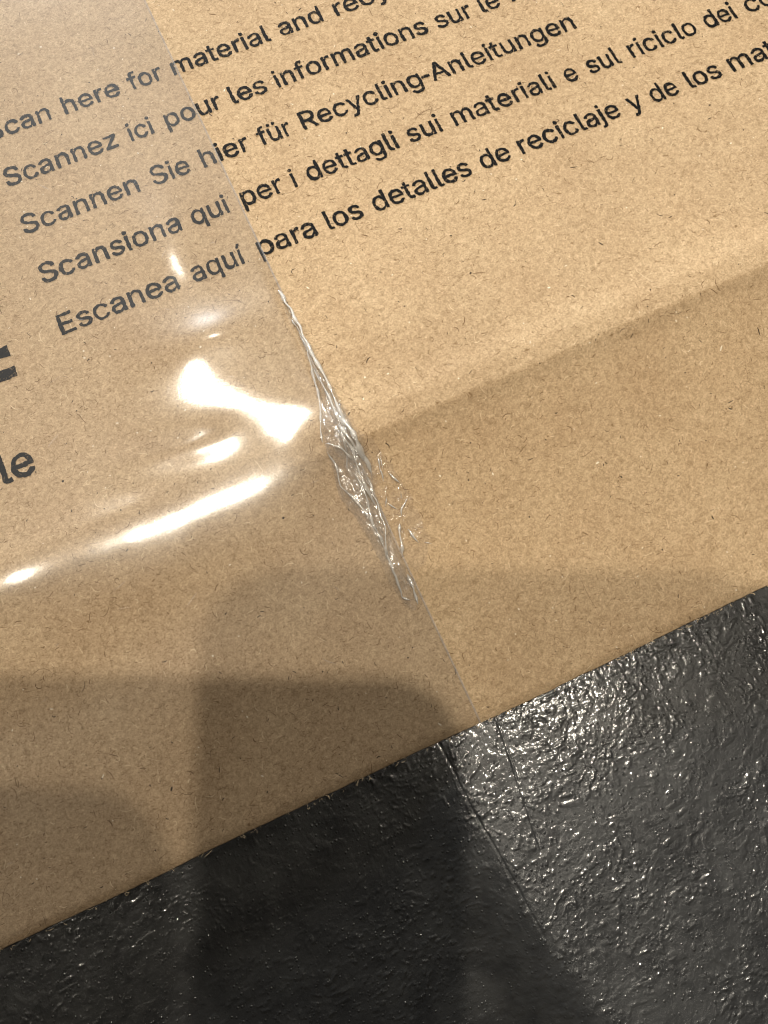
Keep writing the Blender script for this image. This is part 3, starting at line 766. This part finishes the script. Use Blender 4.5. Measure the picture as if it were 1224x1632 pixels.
reparent(mesh_obj("scratches", np.vstack(sv), sf, [M_TAPE_EDGE], None, True), tape)

# bunched, rolled-up fold along the edge: several crumpled layers
Lp = np.array([(3.44, -4.7), (3.45, -5.39), (3.46, -5.88), (3.38, -6.44), (3.24, -6.96), (3.13, -7.37), (3.04, -7.96), (2.99, -8.26), (3.12, -8.83), (3.17, -9.2), (3.18, -9.77), (3.24, -10.12), (3.34, -10.28)])
Rp = np.array([(3.48, -4.7), (3.535, -5.61), (3.57, -6.29), (3.60, -6.93), (3.60, -7.56), (3.60, -8.03), (3.53, -8.47), (3.50, -9.14), (3.48, -9.59), (3.45, -10.04), (3.40, -10.28)])
def crumple(name, yr, seed, inset=(0.0, 1.0), hgt=0.16, parent=tape, mtl=None, nu=210, nv_=26, ridge=0.05):
    ys = np.linspace(yr[0], yr[1], nu)
    l = np.interp(-ys, -Lp[:, 1], Lp[:, 0]); r = np.interp(-ys, -Rp[:, 1], Rp[:, 0])
    s = np.linspace(0, 1, nv_)
    Y, Sg = np.meshgrid(ys, s, indexing='ij')
    s0, s1 = inset
    edgej = (vnoise(ys * 5, ys * 0 + seed, seed) - .5) * 0.05 + (vnoise(ys * 14, ys * 0 + seed, seed + 1) - .5) * 0.03
    ll = l + (r - l) * s0 + edgej * 0.8
    rr = l + (r - l) * s1 + edgej * 0.3
    X = ll[:, None] + (rr - ll)[:, None] * Sg
    wv = (rr - ll)[:, None]
    warp = 0.35 * (fbm(X * 3, Y * 2.2, seed + 3, 3) - .5)
    ph = (X * 1.0 + warp) * 11 + Y * 1.3
    tri = np.abs(((ph / 2) % 1) * 2 - 1)
    cr = np.abs(fbm(X * 7, Y * 4.5, seed + 5, 3) * 2 - 1)
    z = hgt * np.sin(np.pi * np.clip(Sg, 0, 1)) ** 0.8 * np.clip(wv / 0.45, 0.15, 1) * (0.5 + 0.9 * fbm(X * 2, Y * 2.5, seed + 7, 2))
    z = z + ridge * (tri + 1.3 * cr + 1.2 * (fbm(X * 5, Y * 3, seed + 11, 2) - .5)) * np.sin(np.pi * Sg) ** .5
    zb = board_z(X, Y) + 0.03
    # chop: quantise the fold direction so that facets appear
    P = np.stack([(X - 3) * U, (Y + YOFF) * U, ZTOP + (zb + z) * U], -1).reshape(-1, 3)
    f = [tuple(q) for q in grid_faces(nu, nv_)]
    ob = mesh_obj(name, P, f, [mtl or M_CRUMPLE], None, True)
    reparent(ob, parent)
    return ob
crumple("bunched_fold", (-4.85, -10.25), 501, (0.0, 1.0), 0.09, ridge=0.035)
crumple("bunched_fold", (-5.6, -9.9), 523, (0.35, 1.02), 0.13, ridge=0.045)
crumple("bunched_fold", (-7.0, -8.3), 571, (0.45, 1.12), 0.20, ridge=0.05)
crumple("bunched_fold", (-6.8, -9.4), 547, (-0.02, 0.7), 0.12, ridge=0.045)

# small wrinkled scrap of film stuck beside the fold
def scrap():
    pl = np.array([(3.62, -7.45), (3.80, -7.62), (3.95, -8.15), (4.02, -8.75), (4.04, -9.35), (3.86, -9.62), (3.62, -9.75), (3.52, -9.5), (3.52, -8.9), (3.56, -8.2)])
    xs_ = np.linspace(3.48, 4.08, 64); ys_ = np.linspace(-9.8, -7.4, 200)
    X, Y = np.meshgrid(xs_, ys_, indexing='ij')
    wrp = 0.5 * (fbm(X * 3, Y * 3, 601, 3) - .5)
    n1 = np.abs(fbm(X * 3.6 + wrp, Y * 2.0, 611, 2) * 2 - 1)
    n2_ = np.abs(fbm(X * 6.5, Y * 5.0 + wrp, 621, 2) * 2 - 1)
    z = 0.10 * np.maximum(0, 0.16 - n1) / 0.16 + 0.05 * np.maximum(0, 0.12 - n2_) / 0.12
    z = z * sstep(0.35, 0.6, fbm(X * 2.2, Y * 2.2, 631, 2))
    zb = board_z(X, Y) + 0.014 + z
    # keep cells inside the outline
    def inside(px, py):
        c = np.zeros(px.shape, bool)
        n = len(pl)
        for i in range(n):
            x1, y1 = pl[i]; x2, y2 = pl[(i + 1) % n]
            cond = ((y1 > py) != (y2 > py)) & (px < (x2 - x1) * (py - y1) / (y2 - y1 + 1e-12) + x1)
            c ^= cond
        return c
    ins = inside(X + 0.05 * (vnoise(X * 9, Y * 9, 641) - .5), Y)
    P = np.stack([(X - 3) * U, (Y + YOFF) * U, ZTOP + zb * U], -1).reshape(-1, 3)
    q = grid_faces(len(xs_), len(ys_))
    ii = ins.ravel()
    q = q[ii[q].all(1)]
    used, inv_ = np.unique(q, return_inverse=True)
    ob = mesh_obj("wrinkled_scrap", P[used], [tuple(a) for a in inv_.reshape(-1, 4)], [M_CRUMPLE_THIN], None, True)
    reparent(ob, tape)
M_CRUMPLE_THIN = film_material("wrinkled_film", refl=0.05, rough=0.12, haze=0.022, bump=0.15, bscale=1200, tint=(0.985, 0.98, 0.975))
scrap()

def strands(name, lines, z0, seed):
    """rolled and pinched edges of the film: thin, uneven, flattened tubes"""
    V = []; F = []; off = 0
    rg = np.random.default_rng(seed)
    for pts, rad, zz in lines:
        p = np.array(pts)
        d = np.r_[0, np.cumsum(np.hypot(*np.diff(p, axis=0).T))]
        n = max(6, int(d[-1] / 0.025))
        t = np.linspace(0, d[-1], n)
        px = np.interp(t, d, p[:, 0]); py = np.interp(t, d, p[:, 1])
        for _ in range(2):
            px[1:-1] = (px[:-2] + 2 * px[1:-1] + px[2:]) / 4; py[1:-1] = (py[:-2] + 2 * py[1:-1] + py[2:]) / 4
        o = rg.uniform(0, 50)
        px = px + (vnoise(t * 6 + o, t * 0, seed) - .5) * 0.03
        py = py + (vnoise(t * 6 + o + 9, t * 0, seed) - .5) * 0.03
        r = rad * (0.35 + 1.1 * vnoise(t * 9 + o, t * 0 + 3, seed)) * np.clip(np.minimum(t, d[-1] - t) / 0.08, 0.12, 1)
        pz = board_z(px, py) + z0 + zz * np.sin(np.pi * np.clip(t / d[-1], 0, 1)) ** .6 + (vnoise(t * 7 + o, t * 0 + 8, seed) - .5) * 0.03
        tx = np.gradient(px); ty_ = np.gradient(py); l = np.hypot(tx, ty_) + 1e-9
        nx_, ny_ = -ty_ / l, tx / l
        K = 7
        for k in range(K):
            a = 2 * math.pi * k / K
            tw = a + 0.0
            V.append(np.stack([px + nx_ * r * math.cos(tw), py + ny_ * r * math.cos(tw), pz + 0.75 * r * math.sin(tw)], 1))
        for k in range(K):
            k2 = (k + 1) % K
            F += [(off + k * n + i, off + k2 * n + i, off + k2 * n + i + 1, off + k * n + i + 1) for i in range(n - 1)]
        off += K * n
    P = np.vstack(V)
    v = np.stack([(P[:, 0] - 3) * U, (P[:, 1] + YOFF) * U, ZTOP + P[:, 2] * U], 1)
    o = mesh_obj(name, v, F, [M_STRAND], None, True)
    reparent(o, tape)
strands("rolled_edge", [
    ([(3.451, -4.687), (3.493, -5.117), (3.51, -5.855), (3.523, -6.409), (3.518, -7.064), (3.554, -7.706), (3.603, -7.988), (3.568, -8.145)], 0.030, 0.10),
    ([(3.461, -5.274), (3.474, -5.839), (3.361, -6.535), (3.242, -6.939), (3.118, -7.265), (3.084, -7.431)], 0.020, 0.04),
    ([(3.437, -6.181), (3.457, -6.811), (3.435, -7.181), (3.401, -7.54), (3.254, -7.947)], 0.018, 0.10),
    ([(3.084, -7.577), (3.12, -7.893), (3.059, -8.099), (3.187, -8.353), (3.262, -8.657), (3.302, -9.039), (3.316, -9.483), (3.263, -9.768), (3.259, -10.002), (3.361, -10.098)], 0.020, 0.05),
    ([(3.505, -8.12), (3.491, -8.316), (3.457, -8.697), (3.417, -9.021), (3.303, -9.274), (3.316, -9.555)], 0.018, 0.08),
    ([(3.326, -7.976), (3.389, -8.234), (3.339, -8.486), (3.276, -8.861), (3.315, -9.177)], 0.020, 0.10),
    ([(3.36, -7.3), (3.45, -7.75), (3.40, -8.2), (3.46, -8.6)], 0.022, 0.12),
    ([(3.46, -7.05), (3.55, -7.5), (3.56, -7.95)], 0.045, 0.12),
    ([(3.38, -7.25), (3.46, -7.5), (3.49, -7.8)], 0.034, 0.13),
    ([(3.10, -7.45), (3.30, -7.62), (3.44, -7.95)], 0.020, 0.10),
    ([(3.689, -8.967), (3.598, -9.143), (3.565, -9.313), (3.522, -9.407)], 0.026, 0.04),
    ([(3.48, -9.691), (3.487, -9.843), (3.481, -9.953), (3.455, -10.035), (3.425, -10.197)], 0.026, 0.03)], 0.035, 701)
strands("pinched_wrinkles", [
    ([(3.776, -7.897), (3.735, -8.057), (3.738, -8.205), (3.726, -8.291)], 0.012, 0.02),
    ([(3.817, -7.924), (3.794, -8.046), (3.765, -8.145)], 0.010, 0.02),
    ([(3.828, -8.206), (3.86, -8.255), (3.935, -8.397)], 0.022, 0.02),
    ([(3.651, -8.504), (3.595, -8.653)], 0.014, 0.02),
    ([(3.633, -8.592), (3.703, -8.698), (3.751, -8.758)], 0.011, 0.01),
    ([(3.895, -8.533), (3.862, -8.631)], 0.010, 0.01),
    ([(3.968, -8.634), (3.813, -8.764), (3.759, -8.884)], 0.011, 0.01),
    ([(3.767, -9.081), (3.78, -9.219), (3.823, -9.339)], 0.018, 0.02),
    ([(3.904, -9.374), (4.02, -9.453)], 0.011, 0.01)], 0.022, 733)

# ------------------------------------------------------------------ the phone taking the picture (its body throws the soft shadows)
M_PHONE = plain("phone_shell", (0.02, 0.02, 0.022), 0.3, 0.5)
M_LENS = plain("lens_glass", (0.004, 0.004, 0.006), 0.05, 0.5)
def phone():
    mm = 0.001
    c = Vector(W(*CAMU))
    right = Vector(R0); up = -Vector(R1); fw = Vector(R2)
    Wd, Hh, a, b, rad = 71 * mm, 145 * mm, 11 * mm, 10 * mm, 10 * mm
    back = c - fw * 1.5 * mm
    ctr = back + right * (a - Wd / 2) + up * (b - Hh / 2) - fw * 3.8 * mm
    root = empty("smartphone", ctr, "dark smartphone held just above the mailer, taking the picture", "phone")
    pts = []
    for (sx, sy, a0) in ((1, 1, 0), (-1, 1, 90), (-1, -1, 180), (1, -1, 270)):
        for k in range(9):
            t = math.radians(a0 + 90 * k / 8)
            pts.append((sx * (Wd / 2 - rad) + rad * math.cos(t), sy * (Hh / 2 - rad) + rad * math.sin(t)))
    rot = Matrix((right, up, -fw)).transposed()
    prof = [(-3.8, 0.92), (-3.5, 0.975), (-2.6, 1.0), (2.6, 1.0), (3.5, 0.975), (3.8, 0.92)]
    V = []; F = []
    n = len(pts)
    for (z, s) in prof:
        ins = (1 - s) * 20 * mm
        for (x, y) in pts:
            l = math.hypot(x, y)
            V.append(rot @ Vector((x * (1 - ins / l), y * (1 - ins / l), z * mm)))
    for k in range(len(prof) - 1):
        for i in range(n):
            F.append((k * n + i, k * n + (i + 1) % n, (k + 1) * n + (i + 1) % n, (k + 1) * n + i))
    F.append(tuple(range(n))[::-1]); F.append(tuple(range((len(prof) - 1) * n, len(prof) * n)))
    mesh_obj("shell", V, F, [M_PHONE], root, False)
    # lens window, flush ring round the camera
    bm = bmesh.new()
    bmesh.ops.create_cone(bm, cap_ends=True, segments=40, radius1=5 * mm, radius2=5 * mm, depth=0.6 * mm)
    me = bpy.data.meshes.new("lens"); bm.to_mesh(me); bm.free(); me.materials.append(M_LENS)
    lo = bpy.data.objects.new("lens", me); sc.collection.objects.link(lo); lo.parent = root
    lo.matrix_local = Matrix.Translation((back + fw * 0.2 * mm) - ctr) @ rot.to_4x4()
phone()
